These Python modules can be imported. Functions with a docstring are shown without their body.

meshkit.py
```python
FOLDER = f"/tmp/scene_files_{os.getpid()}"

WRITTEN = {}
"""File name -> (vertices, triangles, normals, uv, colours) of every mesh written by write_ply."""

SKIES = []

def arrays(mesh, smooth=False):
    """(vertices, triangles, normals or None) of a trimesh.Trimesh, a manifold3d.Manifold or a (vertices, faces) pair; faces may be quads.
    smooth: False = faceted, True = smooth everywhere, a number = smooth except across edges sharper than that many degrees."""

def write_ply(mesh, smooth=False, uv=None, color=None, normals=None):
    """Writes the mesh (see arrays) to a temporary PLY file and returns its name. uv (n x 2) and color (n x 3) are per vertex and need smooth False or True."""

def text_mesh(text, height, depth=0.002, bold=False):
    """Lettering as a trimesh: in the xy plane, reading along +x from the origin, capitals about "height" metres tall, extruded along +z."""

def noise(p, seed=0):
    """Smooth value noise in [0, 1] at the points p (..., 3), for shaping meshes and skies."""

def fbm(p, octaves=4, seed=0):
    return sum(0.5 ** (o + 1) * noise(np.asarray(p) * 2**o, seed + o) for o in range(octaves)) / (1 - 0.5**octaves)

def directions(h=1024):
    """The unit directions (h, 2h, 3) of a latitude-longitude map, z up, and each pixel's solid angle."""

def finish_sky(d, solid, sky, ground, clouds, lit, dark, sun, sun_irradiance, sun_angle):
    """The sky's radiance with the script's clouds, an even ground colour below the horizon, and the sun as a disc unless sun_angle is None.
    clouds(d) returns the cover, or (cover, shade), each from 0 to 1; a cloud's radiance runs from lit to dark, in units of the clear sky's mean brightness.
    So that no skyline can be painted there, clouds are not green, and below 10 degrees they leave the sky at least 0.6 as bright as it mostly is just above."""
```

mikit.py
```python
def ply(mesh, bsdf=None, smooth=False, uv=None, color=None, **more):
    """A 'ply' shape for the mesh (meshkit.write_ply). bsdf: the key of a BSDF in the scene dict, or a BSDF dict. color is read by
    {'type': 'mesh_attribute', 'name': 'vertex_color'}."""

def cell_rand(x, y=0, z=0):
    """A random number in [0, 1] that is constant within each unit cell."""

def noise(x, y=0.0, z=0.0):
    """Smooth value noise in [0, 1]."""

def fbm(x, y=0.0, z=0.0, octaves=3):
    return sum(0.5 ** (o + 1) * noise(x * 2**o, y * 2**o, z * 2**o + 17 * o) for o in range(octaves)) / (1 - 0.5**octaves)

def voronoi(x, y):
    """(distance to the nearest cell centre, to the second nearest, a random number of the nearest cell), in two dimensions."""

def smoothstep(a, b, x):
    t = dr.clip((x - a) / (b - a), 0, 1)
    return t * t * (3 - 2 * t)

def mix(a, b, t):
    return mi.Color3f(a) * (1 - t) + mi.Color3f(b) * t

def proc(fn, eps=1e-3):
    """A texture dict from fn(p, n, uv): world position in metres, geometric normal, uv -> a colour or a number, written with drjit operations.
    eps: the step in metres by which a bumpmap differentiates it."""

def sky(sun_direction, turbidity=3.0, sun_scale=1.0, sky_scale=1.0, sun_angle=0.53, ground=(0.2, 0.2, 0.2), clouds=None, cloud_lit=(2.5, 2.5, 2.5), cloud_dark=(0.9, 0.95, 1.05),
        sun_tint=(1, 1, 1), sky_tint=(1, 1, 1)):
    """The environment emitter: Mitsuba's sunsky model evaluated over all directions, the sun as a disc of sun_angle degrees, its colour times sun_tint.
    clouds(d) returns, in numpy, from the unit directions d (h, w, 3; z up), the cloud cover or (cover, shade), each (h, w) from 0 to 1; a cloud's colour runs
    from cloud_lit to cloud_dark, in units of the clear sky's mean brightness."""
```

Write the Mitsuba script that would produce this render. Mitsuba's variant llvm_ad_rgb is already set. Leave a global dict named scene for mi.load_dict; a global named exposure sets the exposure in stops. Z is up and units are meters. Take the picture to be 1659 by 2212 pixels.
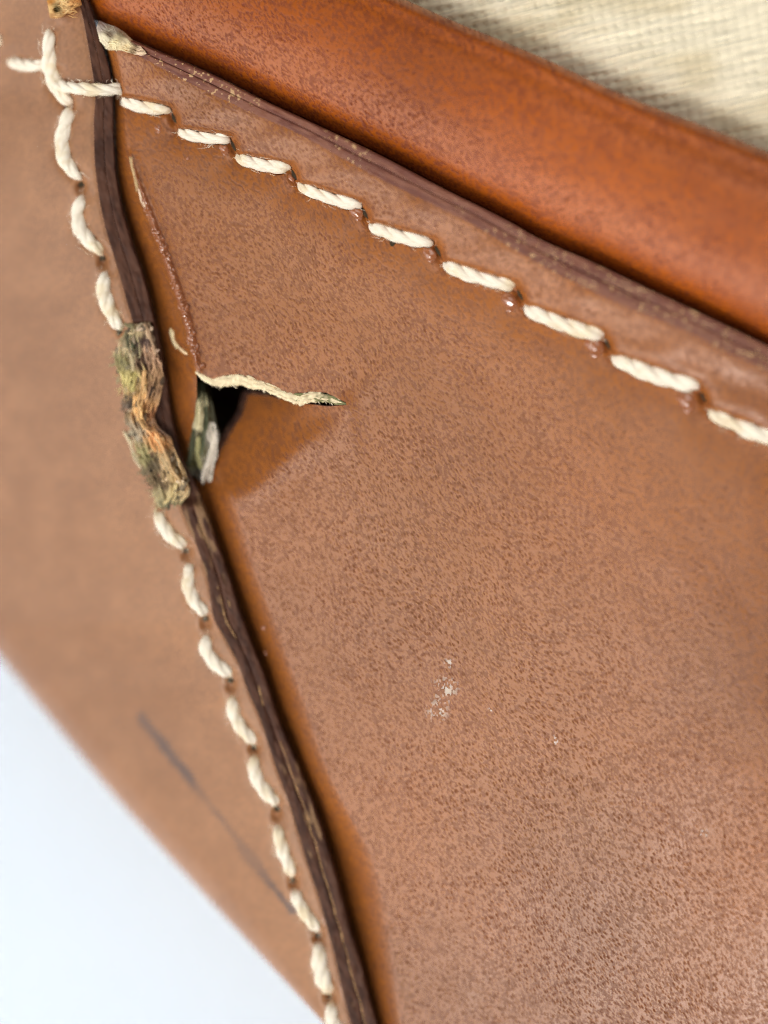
import math
import numpy as np, trimesh, mitsuba as mi, mikit, meshkit
import drjit as dr
from scipy.interpolate import PchipInterpolator
from scipy.ndimage import gaussian_filter1d
import shapely
from shapely.geometry import Polygon

scene, labels = {}, {}
rng = np.random.default_rng(7)
T = mi.ScalarTransform4f

# ------------------------------------------------------------------ camera, lamps, exposure
exposure = -0.12
H = 0.121                       # camera height over the table
Z0, TA, TB = 0.033, 0.22, 0.10  # height and tilt of the gusset panel
FOV = 28.0
TX = math.tan(math.radians(FOV / 2))
U = 2 * (H - Z0) * TX / 1659    # one drawing unit in metres
scene['camera'] = {'type': 'thinlens', 'fov': FOV, 'fov_axis': 'x', 'aperture_radius': 0.0032,
                   'focus_distance': H - Z0 - 0.0004, 'near_clip': 0.005, 'far_clip': 20.0,
                   'to_world': T().look_at(origin=[0, 0, H], target=[0, 0, 0], up=[0, 1, 0])}


def lamp(key, pos, half, rad, label):
    scene[key] = {'type': 'rectangle', 'to_world': T().look_at(origin=list(pos), target=[0, 0, Z0], up=[0, 0.3, 1]).scale([half[0], half[1], 1]),
                  'bsdf': {'type': 'diffuse', 'reflectance': {'type': 'rgb', 'value': [0.8, 0.8, 0.8]}},
                  'emitter': {'type': 'area', 'radiance': {'type': 'rgb', 'value': list(rad)}}}
    labels[key] = {'label': label, 'category': 'studio lamp'}


lamp('softbox_lamp', (-0.60, -0.46, 0.90), (0.54, 0.50), (2.80, 2.70, 2.52), 'large square white softbox lamp shining down from the front')
lamp('strip_softbox_lamp', (-1.3, -0.25, 0.5), (0.6, 0.42), (1.5, 1.46, 1.42), 'upright white strip softbox lamp at the left side')
lamp('back_softbox_lamp', (0.32, 0.50, 1.15), (0.45, 0.4), (1.75, 1.72, 1.66), 'square white softbox lamp shining down from behind the bag')
lamp('spot_lamp', (-0.02, -0.40, 0.58), (0.07, 0.07), (32, 31.6, 30.8), 'small bright white lamp close in front of the bag')


# ------------------------------------------------------------------ helpers
def at(px, py, h=0.0):
    """drawing point on the gusset's tilted reference plane, raised by h units -> world"""
    px, py, h = np.broadcast_arrays(np.asarray(px, float), np.asarray(py, float), np.asarray(h, float))
    kx, ky = (px - 829.5) / 829.5 * TX, -(py - 1106) / 829.5 * TX
    c = TA * kx + TB * ky
    z = (Z0 + h * U + c * H) / (1 + c)
    return np.stack([kx * (H - z), ky * (H - z), z], -1)


def at_z(px, py, z):
    px, py, z = np.broadcast_arrays(np.asarray(px, float), np.asarray(py, float), np.asarray(z, float))
    return np.stack([(px - 829.5) / 829.5 * TX * (H - z), -(py - 1106) / 829.5 * TX * (H - z), z], -1)


def curve(pts, axis=1):
    """smooth function through points, of y (axis=1) or of x (axis=0), straight beyond its ends"""
    p = np.array(pts, float)
    a, b = p[:, axis], p[:, 1 - axis]
    f = PchipInterpolator(a, b)
    s0, s1 = (b[2] - b[0]) / (a[2] - a[0]), (b[-1] - b[-3]) / (a[-1] - a[-3])

    def g(q):
        q = np.asarray(q, float)
        return np.where(q < a[0], b[0] + (q - a[0]) * s0, np.where(q > a[-1], b[-1] + (q - a[-1]) * s1, f(np.clip(q, a[0], a[-1]))))
    return g


def sstep(a, b, x):
    t = np.clip((x - a) / (b - a), 0, 1)
    return t * t * (3 - 2 * t)


def polydist(px, py, pts):
    p = np.array(pts, float)
    best = np.full(np.shape(px), 1e9)
    for (x0, y0), (x1, y1) in zip(p[:-1], p[1:]):
        L = (x1 - x0) ** 2 + (y1 - y0) ** 2
        t = np.clip(((px - x0) * (x1 - x0) + (py - y0) * (y1 - y0)) / L, 0, 1)
        best = np.minimum(best, np.hypot(px - x0 - t * (x1 - x0), py - y0 - t * (y1 - y0)))
    return best


def fb(px, py, sx, sy=None, octv=3, seed=0):
    sy = sy or sx
    return meshkit.fbm(np.stack(np.broadcast_arrays(np.asarray(px, float) / sx + 50, np.asarray(py, float) / sy + 50, 0.37), -1), octv, seed) - 0.5


def strip(rows):
    """grid mesh of rows (m, n, 3)"""
    m, n = rows.shape[:2]
    i, j = np.meshgrid(np.arange(m - 1), np.arange(n - 1), indexing='ij')
    a = (i * n + j).ravel()
    f = np.vstack([np.stack([a, a + 1, a + n + 1], 1), np.stack([a, a + n + 1, a + n], 1)])
    return rows.reshape(-1, 3), f


def tube(path, rad, k=6, cap=True):
    path = np.asarray(path, float)
    n = len(path)
    rad = np.broadcast_to(np.asarray(rad, float), (n,)).copy()
    if cap:
        rad[0] *= 0.25
        rad[-1] *= 0.25
    t = np.gradient(path, axis=0)
    t /= np.linalg.norm(t, axis=1, keepdims=True) + 1e-20
    ref = np.array([0.13, 0.07, 0.99])
    x = np.cross(t, ref)
    x /= np.linalg.norm(x, axis=1, keepdims=True) + 1e-20
    y = np.cross(x, t)
    a = np.linspace(0, 2 * np.pi, k, endpoint=False)
    ring = path[:, None] + rad[:, None, None] * (np.cos(a)[None, :, None] * x[:, None] + np.sin(a)[None, :, None] * y[:, None])
    v = ring.reshape(-1, 3)
    i, j = np.meshgrid(np.arange(n - 1), np.arange(k), indexing='ij')
    p00, p01 = (i * k + j).ravel(), (i * k + (j + 1) % k).ravel()
    f = np.vstack([np.stack([p00, p01, p01 + k], 1), np.stack([p00, p01 + k, p00 + k], 1)])
    return v, f


def join(parts):
    vs, fs, o = [], [], 0
    for v, f in parts:
        vs.append(v)
        fs.append(f + o)
        o += len(v)
    return np.vstack(vs), np.vstack(fs)


def add(key, mesh, bsdf, smooth=True, color=None, label=None, kind=None):
    base, n = key, 0
    while key in scene:
        n += 1
        key = f'{base}_{n:03d}'
    scene[key] = mikit.ply(mesh, bsdf, smooth=smooth, color=color)
    d = {}
    if label:
        d['label'] = label
    if kind:
        d['kind'] = kind
    if d:
        labels[key] = d
    return key


# ------------------------------------------------------------------ materials
noise, fbm, smst, mix = mikit.noise, mikit.fbm, mikit.smoothstep, mikit.mix


def pores(p, along=6.0, across=3.3):
    """leather grain field: short slanted pores, in drawing units"""
    x, y = p.x / U + 5000, (p.y + 0.6 * p.z) / U + 5000
    wx = 26 * (noise(x / 170, y / 170) - 0.5)
    s, t = 0.52 * x - 0.85 * y, 0.85 * x + 0.52 * y + wx
    f1, f2, wh = mikit.voronoi(t / 6.2 + 3.0 * (noise(x / 60 + 8, y / 60) - 0.5), s / 14.0)
    dash = smst(0.44, 0.12, f1) * smst(0.10, 0.95, wh) * (0.75 + 0.5 * smst(0.3, 0.7, noise(x / 90 + 2, y / 80)))
    return 0.62 * noise(t / across, s / along) + 0.38 * noise(t / (across * 0.45) + 31, s / (along * 0.5) + 7), dash, x, y


def leather_colour(tan, dark, amount=0.80, lo=0.36, hi=0.70):
    def fn(p, n, uv):
        g, dash, x, y = pores(p)
        big = fbm(x / 75, y / 75, 0.0, 3)
        patch = fbm(x / 420 + 3, y / 420 + 9, 0.0, 2)
        med = noise(x / 17, y / 21)
        k = smst(lo, hi, g + 0.20 * (big - 0.5) + 0.16 * (med - 0.5))
        c = mix(tan, dark, dr.minimum(k * amount * 0.85 + dash * 0.55, 1.0))
        return c * (0.78 + 0.42 * patch) * (0.92 + 0.16 * big)
    return fn


def leather_bump(p, n, uv):
    g, dash, x, y = pores(p)
    big = fbm(x / 26, y / 26, 0.0, 2)
    return 0.5 - smst(0.50, 0.74, g) * 0.45 - 0.75 * dash + 0.5 * (big - 0.5)


def leather_rough(base):
    def fn(p, n, uv):
        g, dash, x, y = pores(p)
        med = noise(x / 17, y / 21)
        k = smst(0.40, 0.70, g + 0.16 * (med - 0.5))
        return base + 0.16 * k + 0.30 * dash
    return fn


MARKS = []   # world ends of the scuff on the front panel


def seg_d(p, a, b):
    ax, ay, az = map(float, a)
    d = np.array(b) - np.array(a)
    L = float((d ** 2).sum())
    t = dr.clip(((p.x - ax) * float(d[0]) + (p.y - ay) * float(d[1]) + (p.z - az) * float(d[2])) / L, 0, 1)
    return dr.sqrt(dr.square(p.x - ax - t * float(d[0])) + dr.square(p.y - ay - t * float(d[1])) + dr.square(p.z - az - t * float(d[2]))) / U, t


TAN, DARK = (0.340, 0.108, 0.019), (0.185, 0.052, 0.010)
_main = leather_colour(TAN, DARK)


def gusset_fn(p, n, uv):
    c = _main(p, n, uv)
    x, y = p.x / U, p.y / U
    for (wx, wy, r) in FLECKS:
        d = dr.sqrt(dr.square(p.x - wx) + dr.square(p.y - wy)) / U
        k = smst(r, 0.0, d) * smst(0.56, 0.68, noise(x / 3.2 + 900, y / 4.6 + 900) * 0.62 + noise(x / 14 + 300, y / 14 + 300) * 0.38)
        c = mix(c, (0.70, 0.63, 0.52), k * 0.7)
    return c


FLECKS = [(*map(float, at(px, py)[:2]), r) for px, py, r in
          [(962, 1490, 42), (945, 1535, 34), (970, 1432, 16), (1198, 1600, 16), (1060, 1535, 10), (1520, 1800, 14), (1400, 1135, 8)]]


def front_fn(p, n, uv):
    x, y = p.x / U + 5000, p.y / U + 5000
    a = fbm(x / 60, y / 60, 0.0, 3)
    b = fbm(x / 300 + 4, y / 300, 0.0, 2)
    c = mix((0.35, 0.160, 0.070), (0.285, 0.125, 0.052), smst(0.3, 0.75, a * 0.5 + b * 0.5)) * (0.85 + 0.3 * noise(x / 5, y / 5))
    d, t = seg_d(p, MARKS[0], MARKS[1])
    d = d + 14 * (noise(t * 5.0 + 1.3, 0.2) - 0.5) + 8 * (noise(x / 18, y / 18) - 0.5)
    w = 25 * (1 - 0.45 * t) * (0.75 + 0.6 * noise(x / 40, y / 40))
    k = smst(1.0, 0.35, d / w) * (0.45 + 0.45 * smst(0.30, 0.55, noise(t * 7.0 + 2.2, 0.5)))
    return mix(c, (0.07, 0.05, 0.05), k * 0.85)


def principled(col, rough, spec=0.5, bump=None, height=0.0, eps=2e-5, **more):
    rough = mikit.proc(rough, eps) if callable(rough) else rough
    base = {'type': 'rgb', 'value': list(col)} if isinstance(col, (tuple, list)) else mikit.proc(col, eps)
    b = {'type': 'principled', 'base_color': base, 'roughness': rough, 'specular': spec, **more}
    if bump is not None:
        b = {'type': 'bumpmap', 'arbitrary': mikit.proc(bump, eps), 'scale': height, 'bsdf': b}
    return {'type': 'twosided', 'bsdf': b}


def vcol(rough=0.9, spec=0.2):
    return {'type': 'twosided', 'bsdf': {'type': 'principled', 'base_color': {'type': 'mesh_attribute', 'name': 'vertex_color'}, 'roughness': rough, 'specular': spec}}


def edge_fn(p, n, uv):
    x, y = p.x / U + 5000, p.y / U + 5000
    s = 0.32 * x - 0.95 * y
    t = 0.95 * x + 0.32 * y
    g = 0.5 + 0.55 * (fbm(t / 9, s / 34, 0.0, 3) - 0.5)
    w = noise(t / 9 + 3, s / 40) * noise(x / 90, y / 130 + 5)
    c = mix((0.105, 0.044, 0.026), (0.052, 0.020, 0.012), smst(0.35, 0.65, g))
    return mix(c, (0.30, 0.17, 0.085), smst(0.44, 0.70, w + 0.25 * (noise(t / 4, s / 14) - 0.5)) * 0.75)


def top_edge_fn(p, n, uv):
    x, y = p.x / U + 5000, p.y / U + 5000
    s, t = 0.87 * x - 0.5 * y, 0.5 * x + 0.87 * y
    g = fbm(t / 6, s / 45, 0.0, 3)
    k = smst(0.76, 0.84, noise(x / 5, y / 4.5)) * smst(0.42, 0.6, noise(x / 120, y / 120 + 3))
    return mix(mix((0.215, 0.080, 0.047), (0.150, 0.048, 0.030), smst(0.35, 0.65, g)), (0.55, 0.33, 0.16), k * 0.9)


def edge_bump(p, n, uv):
    x, y = p.x / U + 5000, p.y / U + 5000
    return fbm(x / 9, y / 14, 0.0, 3)


def canvas_fn(p, n, uv):
    x, y = p.x / U + 5000, p.y / U + 5000
    a = fbm(x / 140, y / 70, 0.0, 3)
    thread = fbm((x * 0.98 + y * 0.17) / 45, (y * 0.98 - x * 0.17) / 5, 0.0, 2)
    c = mix((0.80, 0.72, 0.54), (0.66, 0.57, 0.39), smst(0.40, 0.72, a))
    return c * (0.8 + 0.4 * thread)


def table_fn(p, n, uv):
    return mix((0.76, 0.86, 0.97), (0.73, 0.84, 0.96), fbm(p.x * 60 + 40, p.y * 60 + 40, 0.0, 3))


def thread_fn(p, n, uv):
    x, y = p.x / U + 5000, p.y / U + 5000
    a = fbm(x / 10, y / 10, p.z / U / 10 + 90, 3)
    b = noise(x / 45, y / 45)
    c = mix((0.93, 0.84, 0.69), (0.84, 0.70, 0.48), smst(0.44, 0.74, a * 0.55 + b * 0.5))
    return c


def thread_bump(p, n, uv):
    return fbm(p.x / U / 3 + 900, p.y / U / 3 + 900, p.z / U / 3 + 900, 2)


roll_tan, roll_dark = (0.43, 0.096, 0.006), (0.22, 0.040, 0.005)
scene['leather_gusset'] = principled(gusset_fn, leather_rough(0.34), 0.70, leather_bump, 0.55 * U)
scene['leather_front'] = principled(front_fn, 0.42, 0.62, leather_bump, 0.3 * U)
scene['leather_roll'] = principled(leather_colour(roll_tan, roll_dark, 0.9, 0.36, 0.72), leather_rough(0.35), 0.52, leather_bump, 0.55 * U)
scene['leather_cut'] = principled(edge_fn, 0.55, 0.2, edge_bump, 5 * U)
scene['leather_cut_top'] = principled(top_edge_fn, 0.5, 0.28, edge_bump, 4 * U)
scene['glaze'] = principled((0.32, 0.115, 0.050), 0.13, 1.0)
scene['waxed_thread'] = principled(thread_fn, 0.62, 0.35, thread_bump, 0.8 * U)
scene['canvas'] = principled(canvas_fn, 0.9, 0.1)
scene['fibre'] = vcol()
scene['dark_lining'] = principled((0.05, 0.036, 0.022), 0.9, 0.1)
scene['white_table'] = principled(table_fn, 0.45, 0.4)
scene['white_plastic'] = principled((0.8, 0.8, 0.8), 0.5)

# ------------------------------------------------------------------ the lines of the bag (drawing units)
EL = curve([(165, -10), (175, 20), (187, 77), (198, 143), (206, 205), (203, 267), (204, 333), (213, 417), (230, 500), (245, 550), (279, 668), (293, 720), (315, 830), (345, 940), (372, 1030), (393, 1100), (411, 1146), (432, 1199), (450, 1263), (461, 1334), (489, 1384), (514, 1434), (535, 1491), (560, 1548), (584, 1622), (602, 1675), (627, 1743), (645, 1803), (664, 1867), (687, 1935), (705, 1999), (723, 2066), (737, 2130), (757, 2212)])
ER = curve([(186, -10), (200, 33), (217, 87), (236, 150), (243, 200), (244, 250), (245, 300), (249, 367), (263, 450), (287, 533), (307, 592), (327, 668), (343, 740), (357, 816), (365, 876), (377, 936), (397, 1000), (420, 1045), (443, 1103), (464, 1160), (489, 1231), (517, 1316), (542, 1388), (571, 1460), (599, 1548), (630, 1622), (656, 1685), (684, 1757), (709, 1835), (734, 1924), (758, 2013), (780, 2084), (798, 2155), (814, 2212)])
OR_ = curve([(225, 0), (247, 90), (262, 160), (270, 233), (277, 333), (312, 440), (345, 530), (370, 600), (400, 690), (418, 770), (428, 830), (440, 900), (455, 980), (480, 1040), (514, 1096), (528, 1174), (545, 1238), (571, 1288), (599, 1370), (628, 1452), (653, 1512), (680, 1601), (688, 1630), (722, 1711), (758, 1775), (798, 1850), (819, 1942), (833, 2031), (846, 2120), (862, 2212)])
_oy = np.arange(-60, 2700, 6.0)
_os = gaussian_filter1d(OR_(_oy), 8, mode='nearest')
OR_ = lambda y: np.interp(y, _oy, _os)
SIL = curve([(-560, 700), (-60, 1345), (0, 1420), (125, 1572), (250, 1722), (400, 1888), (560, 2060), (640, 2146), (700, 2212), (752, 2272)])
TB_ = curve([(215, 80), (247, 103), (287, 117), (350, 150), (433, 193), (553, 250), (636, 287), (720, 333), (820, 388), (920, 437), (1020, 487), (1106, 538), (1240, 612), (1353, 665), (1460, 708), (1567, 761), (1659, 806)], 0)
TE_ = curve([(165, -12), (213, 50), (307, 98), (367, 123), (467, 167), (553, 211), (686, 273), (820, 337), (953, 407), (1106, 484), (1158, 514), (1282, 569), (1425, 637), (1567, 704), (1659, 749)], 0)
RIM = curve([(553, -146), (720, -70), (886, 4), (986, 48), (1106, 97), (1186, 131), (1306, 187), (1406, 229), (1539, 279), (1659, 328)], 0)
TOP_ST = [((-22, 72), (8, 92), 26), ((17, 129), (104, 141), 25), ((263, 212), (369, 234), 31), ((386, 279), (498, 298), 31), ((514, 335), (628, 360), 32),
          ((645, 396), (781, 441), 33), ((800, 483), (937, 521), 33), ((958, 565), (1113, 615), 34), ((1137, 661), (1304, 721), 36), ((1325, 768), (1508, 831), 37), ((1534, 886), (1690, 948), 39)]
CROSS_ST = ((118, 183), (263, 192), 28)
LEFT_ST = [((112, 60), (152, 222), (104, 160), 30), ((157, 233), (181, 390), (128, 325), 31), ((184, 420), (226, 549), (163, 485), 30), ((233, 584), (264, 713), (219, 640), 30),
           ((345, 1100), (405, 1181), (356, 1150), 29), ((416, 1213), (449, 1328), (402, 1276), 28), ((454, 1368), (503, 1461), (442, 1412), 28), ((509, 1501), (553, 1605), (500, 1548), 29),
           ((558, 1629), (604, 1739), (547, 1680), 28), ((606, 1780), (637, 1892), (600, 1826), 29), ((646, 1921), (691, 2011), (643, 1958), 28), ((694, 2034), (714, 2145), (684, 2088), 30),
           ((722, 2162), (748, 2270), (712, 2210), 30)]
ZIG = []
for (a, b, _) in TOP_ST[2:]:
    ZIG += [a, b]
ZIG = [(150, 176), (240, 190)] + ZIG + [(1720, 1000), (2100, 1230)]
zx, zy = np.array(ZIG, float).T
YZ = lambda x: np.interp(x, zx, zy)
CREASE = [(277, 333), (290, 385), (312, 440), (345, 530), (370, 600), (400, 690), (418, 770), (426, 802)]
HOLES = [(0.5 * (TOP_ST[i][1][0] + TOP_ST[i + 1][0][0]), 0.5 * (TOP_ST[i][1][1] + TOP_ST[i + 1][0][1])) for i in range(2, len(TOP_ST) - 1)]
BEADS = [(342, 277, 7), (484, 322, 9), (628, 385, 8), (770, 459, 13), (928, 548, 13), (1100, 651, 15), (1284, 746, 17), (1484, 866, 18)]
# tear: upper lip, flap edge, left torn edge
UP = [(424, 801), (440, 812), (460, 820), (484, 811), (520, 808), (568, 826), (620, 848), (644, 852), (668, 846), (704, 848), (748, 870)]
FLAP = [(748, 875), (708, 878), (640, 870), (580, 856), (537, 852), (524, 896), (500, 932), (480, 968), (464, 1008), (442, 1042)]
LT = [(424, 1022), (402, 1006), (409, 956), (420, 896), (425, 856), (425, 820)]
HOLE = Polygon(UP + FLAP + LT)


def hg(px, py):
    """height of the gusset panel over its reference plane"""
    d = (px - ER(py)) * 0.92
    w = np.maximum((OR_(py) - ER(py)) * 0.92, 12)
    low = sstep(1000, 1120, py)
    k = 1.10
    A = 1.05 * w + 13
    h = -A * np.maximum(0, 1 - np.maximum(d, -4) / (k * w)) ** 1.48
    # top seam: raised flange above the stitch line
    s = np.sign(YZ(px) - py) * polydist(px, py, ZIG)
    right = sstep(-10, 30, d)
    edge = (py - TB_(px)) * 0.87
    h = h + right * (21 * sstep(-5, 12, s) + 9 * sstep(60, 0, edge) * sstep(-5, 12, s))
    neg = np.maximum(-s, 0)
    h = h - right * 14 * np.exp(-(neg / 46) ** 1.4) * sstep(4, -4, s)
    for (x, y) in HOLES:
        h = h - 16 * np.exp(-(((px - x - 2) / 13) ** 2 + ((py - y + 2) / 16) ** 2))
    for (a, b, t) in TOP_ST[2:]:
        dd = polydist(px, py, [a, b])
        h = h - 7 * np.exp(-(dd / 17) ** 2)
        # leather puckers up between two stitches
        mx, my = 0.5 * (a[0] + b[0]) + 14, 0.5 * (a[1] + b[1]) - 42
        h = h + 5 * np.exp(-(((px - mx) / 46) ** 2 + ((py - my) / 26) ** 2))
    # broken crease beside the seam
    m = (py > 250) & (py < 840) & (px < 620)
    if np.any(m):
        dc = polydist(px[m], py[m], CREASE)
        fade = sstep(300, 380, py[m]) * sstep(830, 800, py[m])
        n = fb(px[m], py[m], 11, 9, 3, 3)
        h[m] += fade * (9 * np.exp(-(dc / 9) ** 2) * (1 + 1.6 * n) + 3.0 * np.exp(-(dc / 24) ** 2))
    # sunken flap under the tear
    g = (px - 752) * -0.60 + (py - 884) * -0.80
    g = g + 8 * fb(px, py, 60, 60, 2, 5)
    wsoft = np.interp(px, [500, 560, 700], [12, 28, 48])
    g = g - 16 * np.exp(-((px - 630) / 70) ** 2)
    sp = wsoft * np.logaddexp(0, g / wsoft)
    below = np.where(px > 424, np.interp(px, [424, 540, 580, 640, 708, 748, 800], [838, 838, 850, 862, 868, 872, 862]), 0)
    inside = (py > below - 4) & (d > -10)
    fl = 0.80 * sp * sstep(-15, 40, d) * sstep(757, 585, px)
    reach = sstep(1180, 1030, py)
    left_ok = np.where(py > 1010, 1.0, (px > np.interp(py, [850, 896, 932, 968, 1008, 1030], [530, 518, 494, 474, 456, 432])).astype(float))
    h = h - np.where(inside | (py > 1010), fl * reach * left_ok, 0)
    h = h + 8 * np.exp(-((g + 26) / 30) ** 2) * sstep(15, 60, d) * sstep(760, 660, px) * sstep(1130, 1040, py) * sstep(872, 915, py)
    # tension pucker at the tear's tip
    dp = polydist(px, py, [(752, 872), (800, 835), (860, 780)])
    h = h + 3.0 * np.exp(-(dp / 24) ** 2) * sstep(900, 760, px)
    dp = polydist(px, py, [(745, 890), (752, 950), (770, 1020)])
    h = h + 6.0 * np.exp(-(dp / 24) ** 2) * sstep(1040, 900, py)
    dp = polydist(px, py, [(715, 885), (716, 930), (700, 980)])
    h = h - 4.0 * np.exp(-(dp / 20) ** 2) * sstep(1000, 880, py)
    # soft waves of the worn leather
    h = h + 16 * fb(px, py, 420, 420, 2, 11) + 3.0 * fb(px, py, 90, 120, 2, 12)
    ro = 0.00055 * np.maximum(px - 1440, 0) ** 2 * (px < 1700) + (px >= 1700) * (37.2 + 0.286 * (px - 1700))
    h = h - 0.55 * ro * sstep(2000, 1150, py)
    return h


def ss_line(px):
    return np.interp(px, [-700, 0, 17, 104, 118], [40, 110, 127, 139, 150])


def hf(px, py):
    """height of the front panel, left of the seam"""
    d = np.maximum((EL(py) - px) * 0.93, 0)
    S = 720.0
    e = np.maximum(d - 14, 0)
    h = -S * (1 - np.exp(-(0.54 * e - 14 * (1 - np.exp(-e / 22))) / S)) - 0.10 * d
    h = h - 3.5 * np.exp(-(d / 4) ** 2)
    for (a, b, c, t) in LEFT_ST:
        path = quad(a, b, c)
        dd = polydist(px, py, path[::4])
        h = h - 9 * np.exp(-(dd / 15) ** 2)
    for i in range(len(LEFT_ST) - 1):
        if i == 3:
            continue
        x, y = 0.5 * (LEFT_ST[i][1][0] + LEFT_ST[i + 1][0][0]) - 6, 0.5 * (LEFT_ST[i][1][1] + LEFT_ST[i + 1][0][1])
        h = h - 26 * np.exp(-(((px - x) / 12) ** 2 + ((py - y) / 15) ** 2))
    s = (ss_line(px) - py) * 0.95
    h = h + sstep(150, 105, px) * 17 * sstep(-4, 12, s)
    h = h + 10 * fb(px, py, 260, 260, 2, 21)
    return h + RIDGE


def quad(a, b, c, n=33):
    """stitch line from a to b bulging through c"""
    a, b, c = (np.array(v, float) for v in (a, b, c))
    q = 2 * c - 0.5 * (a + b)
    t = np.linspace(0, 1, n)[:, None]
    return (1 - t) ** 2 * a + 2 * t * (1 - t) * q + t ** 2 * b


def curl(h, px, py):
    return h


# ------------------------------------------------------------------ table
v = np.array([[-1.5, -1.5, 0], [1.5, -1.5, 0], [1.5, 1.5, 0], [-1.5, 1.5, 0]])
scene['white_table_top'] = mikit.ply((v, np.array([[0, 1, 2, 3]])), 'white_table')
labels['white_table_top'] = {'label': 'smooth bluish white surface under the bag, out of focus', 'kind': 'structure'}

RIDGE = 14.0
BAG = 'leather_bag'
labels[BAG] = {'label': 'worn tan leather bag with cream hand stitching and a torn gusset', 'category': 'bag'}

# ------------------------------------------------------------------ gusset panel
STEP = 3.0
xs = np.concatenate([np.arange(150, 1690, STEP), np.arange(1690, 2060, 22)])
ys = np.concatenate([np.arange(-30, 2240, STEP), np.arange(2240, 2620, 22)])
PX, PY = np.meshgrid(xs, ys)
m, n = PX.shape
i, j = np.meshgrid(np.arange(m - 1), np.arange(n - 1), indexing='ij')
a = (i * n + j).ravel()
quads = np.stack([a, a + 1, a + n + 1, a + n], 1)
fx, fy = PX.ravel(), PY.ravel()
cx, cy = fx[quads].mean(1), fy[quads].mean(1)
near = (cx > 380) & (cx < 780) & (cy > 780) & (cy < 1070)
inhole = np.zeros(len(cx), bool)
inhole[near] = shapely.contains_xy(HOLE, cx[near], cy[near])
keep = (cx > ER(cy) - 2) & (cy > TB_(cx) - 2) & ~inhole
removed_v = np.zeros(m * n, bool)
removed_v[quads[inhole].ravel()] = True
kq = quads[keep]
kept_v = np.zeros(m * n, bool)
kept_v[kq.ravel()] = True
for vi in np.nonzero(removed_v & kept_v)[0]:
    p = shapely.Point(fx[vi], fy[vi])
    r = HOLE.exterior
    q = r.interpolate(r.project(p))
    fx[vi], fy[vi] = q.x, q.y
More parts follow.
